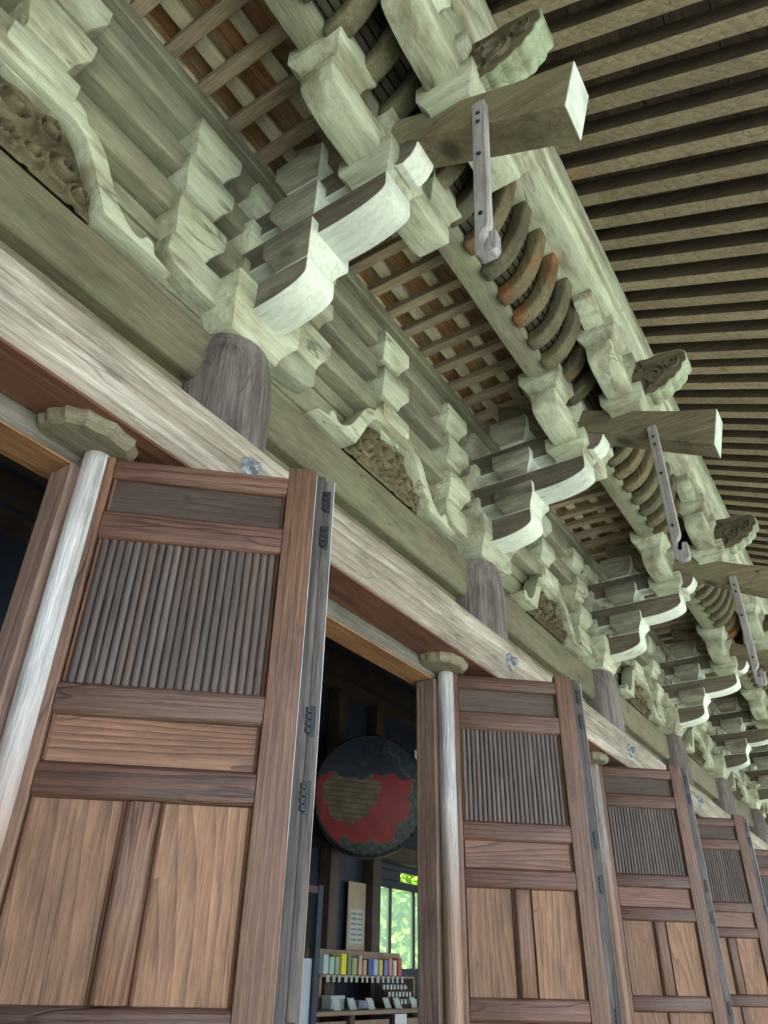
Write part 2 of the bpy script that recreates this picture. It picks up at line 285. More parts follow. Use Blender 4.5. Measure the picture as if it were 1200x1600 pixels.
gc = bpy.data.materials.new('pale_bounce_gravel'); gc.use_nodes = True; t = gc.node_tree  # unseen pale court, added to bounce light onto the bracket fronts
tc = nn(t, 'ShaderNodeTexCoord'); n2 = nn(t, 'ShaderNodeTexVoronoi'); n2.inputs['Scale'].default_value = 45; n1 = nn(t, 'ShaderNodeTexNoise'); n1.inputs['Scale'].default_value = .5
t.links.new(tc.outputs['Object'], n2.inputs['Vector']); t.links.new(tc.outputs['Object'], n1.inputs['Vector'])
ra = ramp(t, [(.35, (.42, .47, .38)), (.65, (.54, .57, .50))]); t.links.new(n1.outputs['Fac'], ra.inputs[0]); rb = ramp(t, [(0, .7), (.6, 1.05)]); t.links.new(n2.outputs['Distance'], rb.inputs[0])
t.links.new(mixc(t, 1.0, ra.outputs[0], rb.outputs[0], 'MULTIPLY'), t.nodes['Principled BSDF'].inputs['Base Color']); t.nodes['Principled BSDF'].inputs['Roughness'].default_value = .95
tag(obj('bounce_court', MB().grid(20, 20, lambda u, v: (-20+45*u, -17+15.6*v, 0)).mesh('bounce_court', gc), None, (0, 0, GZ+.006)), kind='structure', label='unseen pale gravel sheet added to bounce light onto the hall')
hall = empty('temple_hall', (5.7, YW, GZ))
tag(hall, 'old Japanese temple hall with pale green brackets, round grey columns and open folding doors', 'temple')

# platform and floor
obj('stone_platform', MB().box(XA-.3, XB+.3, .55, 3.6, 0, .17).mesh('stone_platform', 'plaster', .01), hall, (0, 0, GZ))
obj('floor', MB().box(XA, XB, 1.0, 3.1, 0, .08).mesh('floor', 'inwood'), hall, (0, 0, GZ+.172))
FZ = GZ+.252

# columns
cme = MB().loft([[(r*math.cos(a*math.tau/40), r*math.sin(a*math.tau/40), z) for a in range(40)] for r, z in ((.120, 0), (.120, 1.0), (.119, 1.85), (.112, 1.935), (.098, 1.993))]).mesh('column', 'col_z')
for x in CX: obj('column', cme, hall, (x, YW, 1.352-1.993))
# base stones
bme = MB().loft([[(r*math.cos(a*math.tau/24), r*math.sin(a*math.tau/24), z) for a in range(24)] for r, z in ((.2, 0), (.19, .05), (.15, .075))]).mesh('base_stone', 'plaster')
for x in CX: obj('base_stone', bme, hall, (x, YW, GZ+.17))

# tie beams between the columns (ends rounded into the column)
tb = MB().prism([(1.098, 1.205), (1.108, 1.19), (1.19, 1.19), (1.19, 1.352), (1.108, 1.352), (1.098, 1.34)], 'x', .085, BAY-.085)
tbm = MB(); tbm.v = [(x, y-YW, z) for x, y, z in tb.v]; tbm.f = tb.f
tbme = tbm.mesh('tie_beam', 'olive_x', .006, 2)
for x in CX[:-1]: obj('tie_beam', tbme, hall, (x, YW, 0))
# boards between long rail and tie beam, and behind
obj('wall_board', MB().box(XA, XB, 1.145, 1.165, .98, 1.192).mesh('wall_board', 'olive_x'), hall)
# long rail (nageshi)
prof = [(1.0, .875), (1.008, .868), (1.122, .868), (1.122, 1.03), (1.012, 1.034), (1.0, 1.024)]
obj('long_rail', MB().prism(prof, 'x', XA, XB).mesh('long_rail', 'rail_x', .003, 2), hall, label='broad silvery rail running along the wall above the doors')
obj('soffit_board', MB().box(XA, XB, 1.004, 1.118, .8605, .8665).mesh('soffit_board', 'soffit_x'), hall, label='red brown underside of the long rail')
# metal flowers over the column nails
fl = MB()
def flower(k, r, d, y0):
    ring = []
    for i in range(48):
        a = i*math.tau/48; q = r*(.80+.20*abs(math.sin(a*k/2)))
        ring.append((q*math.cos(a), q*math.sin(a)))
    fl.loft([[(u, y0, v) for u, v in ring], [(u*.92, y0-d, v*.92) for u, v in ring], [(u*.45, y0-d*1.3, v*.45) for u, v in ring]])
flower(6, .034, .007, 0); flower(8, .014, .02, -.004)
flm = fl.mesh('nail_cover', 'zinc')
for x in CX: obj('nail_cover', flm, hall, (x, .999, .953))

# upper wall: horizontal planks and continuous wall beams
zz = [1.352, 1.41, 1.468, 1.526, 1.584]
for a, b in zip(zz[:-1], zz[1:]):
    obj('wall_plank', MB().box(XA, XB, YW+.012+random.uniform(-.008, .004), YW+.035, a+.002, b-.002).mesh('wall_plank', 'wall_x', .003), hall)
T = [1.625, 1.788, 1.951]
for zt, h in ((1.683, .10), (1.846, .10), (2.012, .105)):
    pr = [(YW-.052, zt-h+.006), (YW-.046, zt-h), (YW+.045, zt-h), (YW+.045, zt), (YW-.03, zt), (YW-.03, zt-.02), (YW-.052, zt-.02)]
    obj('wall_beam', MB().prism(pr, 'x', XA, XB).mesh('wall_beam', 'wall_x', .005, 2), hall)
for a, b in ((1.683, 1.747), (1.846, 1.908)):
    obj('wall_plank', MB().box(XA, XB, YW+.012, YW+.035, a, b).mesh('wall_plank', 'wall_x'), hall)
obj('ceiling_ledge', MB().box(XA, XB, YW-.075, YW+.03, 2.013, 2.062).mesh('ceiling_ledge', 'wall_x', .004), hall)
obj('upper_wall', MB().box(XA, XB, YW+.03, YW+.06, 2.0, 2.9).mesh('upper_wall', 'inwood'), hall)

# ------------------------------------------------------------------ bracket pieces
def sq(h, z, k=None): return [(-h, -h, z), (h, -h, z), (h, h, z), (-h, h, z)]
def block_mesh(name, top, base, h, mat='pale_x', side=None):
    m = MB(); R = []
    for f, q in ((0, 0.0), (.10, .06), (.22, .26), (.34, .58), (.46, .94), (.475, 1.0), (1, 1.0)):
        hh = base+(top-base)*q; R.append(sq(hh, f*h))
    return m.loft(R).mesh(name, mat, .0035, 2, 28, side, .5)
masu = block_mesh('small_block', .08, .054, .105)
masu_y = block_mesh('small_block', .08, .054, .105, 'pale_y')
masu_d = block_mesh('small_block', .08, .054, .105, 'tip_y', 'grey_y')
daito = block_mesh('bearing_block', .122, .085, .158)
masu_s = block_mesh('small_block', .072, .05, .095)
def arm_profile(L0, L1, h, r=.13, low=.42):
    """outline in (s,z); rounded lower corners at both ends where L>0"""
    def end(L, sgn):
        return [(sgn*(L-r*(1-math.sin(a))), h*low*(1-math.cos(a))) for a in [math.pi/2*i/7 for i in range(8)]]
    P = []
    if L0 > 0: P += [(-L0, h)]+[(p[0], p[1]) for p in end(L0, -1)[::-1]]
    else: P += [(-L0, h), (-L0, 0)]
    P += end(L1, 1)+[(L1, h)]
    return P
HW = .047; HP = .056
armx = MB().prism(arm_profile(.285, .285, .1), 'y', -HW, HW).mesh('bracket_arm', 'pale_x', .0035, 2, 28)
arma3 = MB().prism(arm_profile(.29, .29, .1, .15, .5), 'y', -HW, HW).mesh('bracket_arm', 'pale_x', .0035, 2, 28)
def army(y_end, h=.1, r=.15, low=.5, y_in=.1):
    L = YW-y_end
    pts = [(-s, z) for s, z in arm_profile(-(-y_in), L, h, r, low)] if False else None
    P = [(y_in, h), (y_in, 0)]+[(-(L-r*(1-math.sin(a))), h*low*(1-math.cos(a))) for a in [math.pi/2*i/8 for i in range(9)]]+[(-L, h)]
    return P
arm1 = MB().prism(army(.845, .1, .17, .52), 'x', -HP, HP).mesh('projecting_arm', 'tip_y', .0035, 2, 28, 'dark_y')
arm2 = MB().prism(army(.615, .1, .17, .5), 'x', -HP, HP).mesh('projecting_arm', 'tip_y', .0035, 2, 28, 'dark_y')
# third arm with its small curled nose peeping out below the tail rafter
nb = [(-(YW-.535), .055), (-(YW-.53), .03), (-(YW-.538), -.005), (-(YW-.555), -.032), (-(YW-.58), -.046), (-(YW-.60), -.04), (-(YW-.62), -.018), (-(YW-.64), 0)]
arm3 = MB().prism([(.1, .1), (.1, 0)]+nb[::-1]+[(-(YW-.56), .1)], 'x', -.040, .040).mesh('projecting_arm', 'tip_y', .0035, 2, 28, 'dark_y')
# tail rafter (slightly hollow curve)
top_ = [(.155, 1.698), (.27, 1.748), (.40, 1.806), (.55, 1.873), (.67, 1.93), (.95, 2.07)]
bot_ = [(.95, 1.955), (.67, 1.825), (.55, 1.765), (.37, 1.665), (.27, 1.61), (.178, 1.562)]
def tailprof(): return [(.138, 1.700)]+top_[1:]+bot_[:-1]+[(.174, 1.558)]
tail = MB().prism(tailprof(), 'x', -.047, .047).mesh('tail_rafter', 'tail_y', .003, 2, 28)
cap = MB().prism([(.1362, 1.699), (.1385, 1.7), (.1745, 1.5585), (.1722, 1.5575)], 'x', -.0455, .0455).mesh('end_cap', 'white')
# cloud shaped nose on top of the tail rafter
def wob(p, n=5):
    out = []
    for i in range(len(p)-1):
        (a, b), (c, d) = p[i], p[i+1]
        for k in range(n):
            f = k/n; bul = math.sin(math.pi*f)*.008; dx, dz = c-a, d-b; l = math.hypot(dx, dz) or 1
            out.append((a+dx*f+dz/l*bul*-1, b+dz*f-dx/l*bul*-1))
    out.append(p[-1]); return out
low = wob([(.40, 1.872), (.345, 1.868), (.305, 1.876), (.262, 1.900), (.232, 1.918), (.205, 1.955), (.186, 1.985)])
hi = [(.186, 2.010), (.203, 2.028), (.24, 2.034), (.28, 2.044), (.32, 2.038), (.355, 2.044), (.40, 2.03)]
nose = MB().prism(low+hi, 'x', -.040, .040)
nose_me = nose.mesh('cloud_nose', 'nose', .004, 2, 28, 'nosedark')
# carved grooves standing on the nose's side, as raised curls
curls = []
def curl(m, cy, cz, r0, turns, x, wd=.006, ph=0):
    n = 26; prev = None
    for i in range(n+1):
        a = ph+turns*math.tau*i/n; r = r0*(1-.75*i/n)
        c = (cy+r*math.cos(a), cz+r*math.sin(a)); nx, nz = math.cos(a), math.sin(a)
        sec = [(x, c[0]-nx*wd, c[1]-nz*wd), (x+.010*math.copysign(1, x), c[0], c[1]), (x, c[0]+nx*wd, c[1]+nz*wd)]
        if prev:
            b = len(m.v); m.v += prev+sec; m.f += [(b, b+1, b+4, b+3), (b+1, b+2, b+5, b+4)]
        prev = sec
for sx in (-.0402, .0402):
    for q in ((.315, 1.945, .048, 1.6, sx, .006, 1), (.245, 1.975, .03, 1.4, sx, .005, 2.5), (.36, 2.0, .024, 1.2, sx, .005, 0), (.35, 1.90, .018, 1.2, sx, .004, 2)):
        m_ = MB(); curl(m_, *q); curls.append(m_.mesh('carved_curl', 'nosedark'))
# corbel under the eave purlin, ends cut in steps
def corb(L, h):
    e = [(L, h), (L, h*.62), (L-.018, h*.5), (L-.022, h*.42), (L-.05, h*.36), (L-.056, h*.22), (L-.09, h*.1), (L-.13, 0)]
    return [(-a, b) for a, b in e]+[(a, b) for a, b in e[::-1]]
corbel = MB().prism(corb(.40, .10), 'y', -.036, .036).mesh('corbel', 'pale_x', .003, 2, 28)

def bracket_set(x):
    e = empty('bracket_set', (x, YW, 1.355), hall)
    def P(n, me, y, z, dx=0):
        o = obj(n, me, e, (x+dx, y, z))
        if n == 'small_block': o.rotation_euler = (random.uniform(-.008, .008), random.uniform(-.008, .008), random.uniform(-.022, .022)); o.location.x += random.uniform(-.004, .004)
        return o
    P('bearing_block', daito, YW, 1.355)
    P('bracket_arm', armx, YW-.001, 1.4205)
    P('projecting_arm', arm1, YW, 1.4195); P('projecting_arm', arm2, YW, 1.5835); P('projecting_arm', arm3, YW, 1.7465)
    for i, zt in enumerate(T):
        for dx in (-.228, 0, .228): P('small_block', masu, YW, zt-.105+.0005*i, dx)
        P('small_block', masu_d, Y1, zt-.1045)
    P('small_block', masu_y, Y2, T[1]-.104)
    # second step cross arm with three blocks
    P('bracket_arm', armx, Y2, 1.7475)
    for dx in (-.228, 0, .228): P('small_block', masu, Y2, 1.8465, dx)
    tr = P('tail_rafter', tail, 0, 0); P('end_cap', cap, 0, 0)
    # third step
    P('small_block', masu_y, Y3, 1.808)
    P('bracket_arm', arma3, Y3, 1.871)
    for dx in (-.228, 0, .228): P('small_block', masu_s, Y3, 1.972, dx)
    P('cloud_nose', nose_me, 0, 0); [P('carved_curl', c_, 0, 0) for c_ in curls]
    P('corbel', corbel, Y3, 2.031)
    return e
for x in CX: bracket_set(x)

# ------------------------------------------------------------------ frog leg struts with carved fill, and block stacks over them
def smooth_pts(p, n=4):
    out = []
    for i in range(len(p)-1):
        p0, p1, p2, p3 = p[max(i-1, 0)], p[i], p[i+1], p[min(i+2, len(p)-1)]
        for k in range(n):
            f = k/n
            out.append(tuple(.5*((2*p1[j])+(-p0[j]+p2[j])*f+(2*p0[j]-5*p1[j]+4*p2[j]-p3[j])*f*f+(-p0[j]+3*p1[j]-3*p2[j]+p3[j])*f**3) for j in (0, 1)))
    out.append(p[-1]); return out
outer = smooth_pts([(.41, 1.356), (.385, 1.362), (.355, 1.37), (.345, 1.395), (.325, 1.397), (.315, 1.38), (.29, 1.378), (.25, 1.405), (.215, 1.455), (.18, 1.515), (.15, 1.543), (.125, 1.55), (.11, 1.575), (.085, 1.584), (.06, 1.572), (.04, 1.56), (0, 1.555)], 3)
inner = smooth_pts([(0, 1.525), (.05, 1.525), (.095, 1.527), (.13, 1.508), (.16, 1.465), (.19, 1.41), (.22, 1.356)], 4)
half = outer+inner
right = half; left = [(-a, b) for a, b in half]
me = MB(); me.prism(right, 'y', -.075, -.012); me.prism(left[::-1], 'y', -.075, -.012)
frog = me.mesh('strut_frame', 'pale_x', .004, 2, 30)
def inner_h(x):
    x = abs(x); pr = inner
    for (a, b), (c, d) in zip(pr[:-1], pr[1:]):
        if a <= x <= c and c > a: return b+(d-b)*(x-a)/(c-a)
    return 1.356
SP = [(-.12, 1.42, .045, 1), (.12, 1.42, .045, -1), (0, 1.46, .055, 1), (-.05, 1.395, .03, -1), (.06, 1.39, .032, 1), (-.17, 1.38, .028, 1), (.17, 1.385, .028, -1), (.07, 1.49, .03, -1), (-.075, 1.49, .03, 1), (0,1.385,.025,1)]
def relief(x, z):
    h = 0
    for i, (cx, cz, r, s) in enumerate(SP):
        d = math.hypot(x-cx, z-cz)/r
        if d < 1.15:
            a = math.atan2(z-cz, x-cx)*s
            h = max(h, (1.15-d)*.5+.9*min(1, 1.6*(.5+.5*math.cos(a+d*11)))*(1.15-d)**.4)
    return h
def carve_fn(u, v):
    x = (u-.5)*.43; z = 1.354+(inner_h(x)+.004-1.354)*v
    return (x, -.028-.026*relief(x, z), z)
carve = MB().grid(130, 52, carve_fn).mesh('carved_panel', 'carve', 0, 1, 60)
for i, x in enumerate(CX[:-1]):
    e = empty('frog_leg_strut', (x+BAY/2, YW, 1.355), hall)
    obj('strut_frame', frog, e, (x+BAY/2, YW, 0)); obj('carved_panel', carve, e, (x+BAY/2, YW, 0))
    b = empty('block_stack', (x+BAY/2, YW, T[0]-.105), hall)
    for zt in T: obj('small_block', masu, b, (x+BAY/2, YW, zt-.1045))

# ------------------------------------------------------------------ mid purlin, lattice ceiling, coved ribs, eave purlin
obj('mid_purlin', MB().prism([(Y2-.042, 1.915), (Y2+.042, 1.915), (Y2+.042, 2.07), (Y2-.042, 2.07)], 'x', XA, XB).mesh('mid_purlin', 'wall_x', .004, 2), hall)
sl = MB().box(-.019, .019, Y2+.044, YW-.03, 2.064, 2.092).mesh('ceiling_slat', 'slat_y', .002)
ba_len = BAY-.02
ceil = empty('lattice_ceiling', (3.7, .9, 2.06), hall)
nsl = int((XB-XA)/.1195)
for i in range(nsl):
    x = 1.478+.1195*(i-31)
    if XA < x < XB:
        o = obj('ceiling_slat', sl, ceil, (x+random.uniform(-.004, .004), 0, 0)); o.rotation_euler.z = random.uniform(-.004, .004)
bt = MB().box(0, BAY-.002, -.021, .021, 2.093, 2.112).mesh('ceiling_batten', 'slat_x', .002)
for x in CX[:-1]:
    for y in (.735, .862, .987, 1.092): obj('ceiling_batten', bt, ceil, (x+.001, y, 0))
cb = MB().box(0, BAY-.004, -.062, .062, 2.135, 2.15).mesh('ceiling_board', 'ceil_x')
for x in CX[:-1]:
    for y in (.75, .876, 1.002, 1.128): obj('ceiling_board', cb, ceil, (x+.002, y, 0))
# ribs of the cove between mid purlin and eave purlin
def arc(f):
    a = math.pi/2*f; return (Y2-.036-.165*math.sin(a)**.9, 2.30-.375*math.cos(a))
n = 16; secs = []
for i in range(n+1):
    y, z = arc(i/n); y2, z2 = arc(min(1, i/n+.01)); y1, z1 = arc(max(0, i/n-.01))
    ty, tz = y2-y1, z2-z1; l = math.hypot(ty, tz); ny, nz = -tz/l, ty/l
    if ny > 0: ny, nz = -ny, -nz
    d = .019
    secs.append([(-.028, y-ny*d, z-nz*d), (.028, y-ny*d, z-nz*d), (.028, y+ny*.028, z+nz*.028), (-.028, y+ny*.028, z+nz*.028)])
rib = MB().loft(secs).mesh('cove_rib', 'rib', .008, 2, 50)
cove = empty('cove', (3.7, .55, 2.1), hall)
k = 0
for i in range(-31, 92):
    x = 1.50+.1195*i
    if x < XA or x > XB or min(abs(x-c) for c in CX) < .05: continue
    o = obj('cove_rib', rib, cove, (x+random.uniform(-.004, .004), 0, 0))
    if random.random() < .22: o.material_slots[0].link = 'OBJECT'; o.material_slots[0].material = MW['rib_rust']
cbm = MB(); n = 12
for i in range(n):
    y, z = arc(i/n); y2, z2 = arc((i+1)/n)
    m = MB().prism([(y+.012, z+.022), (y2+.016, z2+.018), (y2+.024, z2+.022), (y+.018, z+.03)], 'x', XA, XB).mesh('cove_board', 'cove')
    obj('cove_board', m, cove)
# eave purlin
ep = [(.512, 2.132), (.512, 2.455), (.356, 2.455), (.356, 2.25), (.364, 2.24), (.364, 2.150), (.382, 2.132)]
obj('eave_purlin', MB().prism(ep, 'x', XA, XB).mesh('eave_purlin', 'pale_x', .003, 2, 28), hall)

# rafters and roof planks
SL = .452; EV = 1.25
def rz(y): return 2.444+SL*(y-.364)
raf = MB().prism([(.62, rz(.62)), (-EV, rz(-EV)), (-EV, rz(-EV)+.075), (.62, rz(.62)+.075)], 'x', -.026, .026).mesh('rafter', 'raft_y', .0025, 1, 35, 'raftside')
for i in range(-32, 92):
    x = 1.557+.1195*i
    if XA < x < XB:
        o = obj('rafter', raf, hall, (x+random.uniform(-.0035, .0035), 0, random.uniform(-.0015, .003))); o.rotation_euler.z = random.uniform(-.004, .004); o.rotation_euler.x = random.uniform(-.002, .002)
yy = .62
while yy > -EV:
    y2 = yy-.115
    q = MB().prism([(yy, rz(yy)+.077), (y2+.003, rz(y2+.003)+.077), (y2+.003, rz(y2+.003)+.091), (yy, rz(yy)+.091)], 'x', XA-.05, XB+.05).mesh('roof_plank', 'plank_x')
    obj('roof_plank', q, hall); yy = y2
obj('eave_board', MB().prism([(-EV+.05, rz(-EV+.05)+.095), (-EV-.05, rz(-EV-.05)+.09), (-EV-.05, rz(-EV-.05)+.19), (-EV+.05, rz(-EV+.05)+.21)], 'x', XA-.05, XB+.05).mesh('eave_board', 'raft_y'), hall)
roof = [(-EV-.08, rz(-EV-.08)+.19), (.62, rz(.62)+.2), (2.0, 3.3), (4.5, 2.3), (4.5, 2.42), (2.0, 3.42), (.62, rz(.62)+.30), (-EV-.08, rz(-EV-.08)+.29)]
obj('roof', MB().prism([(a if a < 4 else 3.2, b) for a, b in roof], 'x', XA-.4, XB+.4).mesh('roof', 'tile'), hall)
obj('gable', MB().box(XA-.06, XA-.03, 1.13, 3.1, .9, 3.2).mesh('gable', 'inwood'), hall)
obj('gable', MB().box(XB+.03, XB+.06, 1.13, 3.1, FZ, 3.2).mesh('gable', 'inwood'), hall)

# ------------------------------------------------------------------ door openings
lint = MB().prism([(1.124, .8745), (1.124, .822), (1.129, .8165), (1.215, .8165), (1.215, .8745)], 'x', XA, XB).mesh('lintel', 'lintel_x', .002)
obj('lintel', lint, hall)
obj('lintel_soffit', MB().box(XA, XB, 1.129, 1.213, .8115, .8160).mesh('lintel_soffit', 'lintelu_x'), hall, label='orange brown underside of the lintel')
obj('wall_board', MB().box(XA, XB, 1.165, 1.215, .8755, 2.0).mesh('wall_board', 'inwood'), hall)
jm = MB().box(0, .06, 1.118, 1.185, FZ, .811).mesh('door_jamb', 'jamb_z', .003)
sidep = MB().box(-.012, .16, 1.135, 1.16, FZ, .811).mesh('side_board', 'jamb_z')
def boss_mesh():
    R = []; k = 40
    for q, z in ((.70, 0), (.84, .002), (.92, .008), (.97, .018), (1.0, .034), (.97, .046), (.88, .052)):
        ring = []
        for i in range(k):
            a = i*math.tau/k; s = 1-.085*abs(math.cos(a*7))
            cx = .125*math.cos(a)*abs(math.cos(a))**-.25 if abs(math.cos(a)) > 1e-3 else 0
            ring.append((cx*q*s*.82, .088*math.sin(a)*q*s, z*1.1))
        R.append(ring)
    return MB().loft(R).mesh('pivot_boss', 'boss', 0, 1, 25)
boss = boss_mesh()
# door leaf pieces, local frame: x along the leaf, y away from the viewer, z up
DZ0 = FZ-.0
def stile(a, b, z0, z1, y0=0, y1=.028, mat='door_z', nm='stile', bv=.004): return MB().box(a, b, y0, y1, z0, z1).mesh(nm, mat, bv, 2)
D = {}
D['stile_r'] = stile(.376, .431, DZ0, .852)
D['stile_l'] = stile(.030, .050, DZ0, .83)
D['pivot'] = MB().cyl(.012, .014, .0255, DZ0-.01, .846, 28).mesh('pivot_post', 'pivot_z', .004, 2)
rails = [(.785, .83), (.656, .715), (.339, .392), (.216, .269), (-.095, -.039), (-.30, -.25), (DZ0, DZ0+.07)]
def rail_me(z0, z1):
    c = .007
    return MB().prism([(.028, z0), (c+.002, z0), (.001, z0+c), (.001, z1-c), (c+.002, z1), (.028, z1)], 'x', .0502, .3758).mesh('rail', 'door_x', .0015, 1)
D['rails'] = [rail_me(a, b) for a, b in rails]
D['top_panel'] = MB().box(.05, .376, .014, .02, .715, .785).mesh('panel', 'top_panel')
D['mid_panel'] = MB().box(.05, .376, .012, .02, .269, .339).mesh('panel', 'panel_x')
D['panels'] = [MB().box(a, b, .012, .02, z0, z1).mesh('panel', 'panel_z') for a, b in ((.05, .190), (.238, .376)) for z0, z1 in ((-.039, .216), (-.25, -.095), (DZ0+.07, -.30))]
D['cstiles'] = [MB().prism([(.1895, .028), (.1895, .009), (.196, .0015), (.232, .0015), (.2385, .009), (.2385, .028)], 'z', z0, z1).mesh('center_stile', 'door_z', .0015) for z0, z1 in ((-.0388, .2158), (-.2498, -.0952), (DZ0+.0702, -.3002))]
# slim mouldings round the big lower panels
def mould(a, b, z0, z1):
    t_ = .007
    return [MB().prism([(p, .0125), (p+t_/2, .005), (p+t_, .0125)], 'z', z0, z1).mesh('moulding', 'door_z') for p in (a, b-t_)]
D['mould'] = [mould(.0503, .1893, -.0388, .2158), mould(.2387, .3757, -.0388, .2158), mould(.0503, .3757, .3922, .6558), mould(.0503, .3757, .2692, .3388), mould(.0503, .3757, .7152, .7848)]
def flute():
    r = .0066; P = [(r*math.cos(a), .0135-r*.62*math.sin(a)) for a in [math.pi*i/6 for i in range(7)]]
    return MB().prism(P+[(-r, .0165), (r, .0165)], 'z', .392, .656).mesh('flute', 'flute_z', 0, 1, 50)
D['flute'] = flute(); D['fback'] = MB().box(.05, .376, .0165, .021, .392, .656).mesh('panel', 'top_panel')
D['edge1'] = stile(.4315, .449, DZ0, .843, .008, .03, 'edge_z', 'leaf_edge', .0015)
D['edge2'] = stile(.4495, .468, DZ0, .835, .013, .056, 'edge_z', 'leaf_edge', .0015)
D['sliver'] = [MB().box(.4312, .4325, .0065, .0085, DZ0, .842).mesh('worn_edge', 'pivot_z'), MB().box(.4675, .4688, .0125, .0145, DZ0, .834).mesh('worn_edge', 'pivot_z')]
D['folded'] = stile(.03, .448, DZ0, .828, .033, .057, 'door_z', 'folded_leaf', .003)
hg = MB()
for i in range(4): hg.cyl(.4495, .0105, .0055, i*.011, i*.011+.0085, 10)
hg.box(.452, .462, .0115, .0135, -.004, .046)
D['hinge'] = hg.mesh('hinge', 'iron')
DOORLAB = ['nearest']
for k, x in enumerate(CX[:-2]):
    # right jamb of bay k+..; pivot x
    px = CX[k+1]-.324
    rgt = 1.115-.958+x; lft_j = x+.14
    obj('door_jamb', jm, hall, (px-.016, 0, 0)); obj('door_jamb', jm, hall, (x+.105, 0, 0))
    obj('side_board', MB().box(px+.045, CX[k+1], 1.135, 1.16, FZ, .811).mesh('side_board', 'jamb_z'), hall)
    obj('side_board', sidep, hall, (x, 0, 0))
    obj('pivot_boss', boss, hall, (px-.012, 1.10, .8315))
    ang = -math.radians(47.5+random.uniform(-.4, .4)+(0, 0, .4, .2, 1.5, -1)[min(k, 5)])
    d = empty('door', (px, 1.095, 0), hall, ang)
    A = lambda n, me_, p=(0, 0, 0): obj(n, me_, d, p, local=True)
    A('stile', D['stile_r']); A('stile', D['stile_l']); pv = A('pivot_post', D['pivot'])
    if k > 2: pv.material_slots[0].link = 'OBJECT'; pv.material_slots[0].material = MW['pivot_brown']
    for r in D['rails']: A('rail', r)
    A('panel', D['top_panel']); A('panel', D['mid_panel']); A('panel', D['fback'])
    for r in D['panels']: A('panel', r)
    for r in D['cstiles']: A('center_stile', r)
    for q in D['mould']:
        for r in q: A('moulding', r)
    nf = 22
    for i in range(nf): A('flute', D['flute'], (.0503+.007+(.3254-.014)*(i+.5)/nf, 0, 0))
    A('leaf_edge', D['edge1']); A('leaf_edge', D['edge2']); A('folded_leaf', D['folded'])
    for r in D['sliver']: A('worn_edge', r)
    for z in (.765, .685, .335, .215, -.10, -.35): A('hinge', D['hinge'], (0, 0, z))

# ------------------------------------------------------------------ inside of the hall
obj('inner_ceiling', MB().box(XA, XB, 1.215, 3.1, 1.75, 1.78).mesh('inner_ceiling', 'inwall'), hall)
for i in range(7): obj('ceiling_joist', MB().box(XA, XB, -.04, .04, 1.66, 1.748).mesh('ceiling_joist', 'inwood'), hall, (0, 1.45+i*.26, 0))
wb = lambda x0, x1, z0, z1: obj('back_wall_board', MB().box(x0, x1, 3.02, 3.06, z0, z1).mesh('back_wall_board', 'inwall', .004), hall)
wx0, wx1 = 4.53, 5.62
for i in range(14): 
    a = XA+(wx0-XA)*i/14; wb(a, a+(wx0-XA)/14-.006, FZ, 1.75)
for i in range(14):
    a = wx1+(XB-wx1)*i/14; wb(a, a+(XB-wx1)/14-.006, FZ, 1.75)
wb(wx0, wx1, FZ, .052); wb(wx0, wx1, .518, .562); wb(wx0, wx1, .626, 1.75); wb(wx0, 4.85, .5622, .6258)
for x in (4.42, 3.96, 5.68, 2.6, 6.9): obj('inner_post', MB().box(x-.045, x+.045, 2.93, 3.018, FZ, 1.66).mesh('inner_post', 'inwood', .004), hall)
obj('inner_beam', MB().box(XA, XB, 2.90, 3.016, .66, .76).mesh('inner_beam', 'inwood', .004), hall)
win = empty('window', ((wx0+wx1)/2, 3.04, .05), hall)
for a, b in ((4.535, 4.725), (4.74, 5.03), (5.045, 5.33), (5.345, 5.615)): obj('pane', MB().box(a, b, 3.035, 3.04, .055, .515).mesh('pane', 'glass'), win)
for x in (4.7325, 5.0375, 5.3375): obj('frame', MB().box(x-.007, x+.007, 3.022, 3.055, .053, .517).mesh('frame', 'inwood'), win)

def itag(name, me_, p, label, cat, group=None): return tag(obj(name, me_, None, p), label, cat, group)
# counter with its front panels
cn = empty('sales_counter', (4.35, 2.72, FZ)); tag(cn, 'brown wooden counter with framed front inside the hall', 'counter')
obj('counter_top', MB().box(3.3, 5.2, 2.58, 2.90, -.165, -.145).mesh('counter_top', 'counter', .003), cn)
for x in (3.32, 3.72, 4.12, 4.52, 4.92): obj('front_panel', MB().box(x+.03, x+.37, 2.615, 2.63, FZ+.05, -.19).mesh('front_panel', 'counter'), cn)
for x in (3.32, 3.72, 4.12, 4.52, 4.92): obj('leg', MB().box(x-.02, x+.02, 2.60, 2.64, FZ, -.166).mesh('leg', 'inwood'), cn)
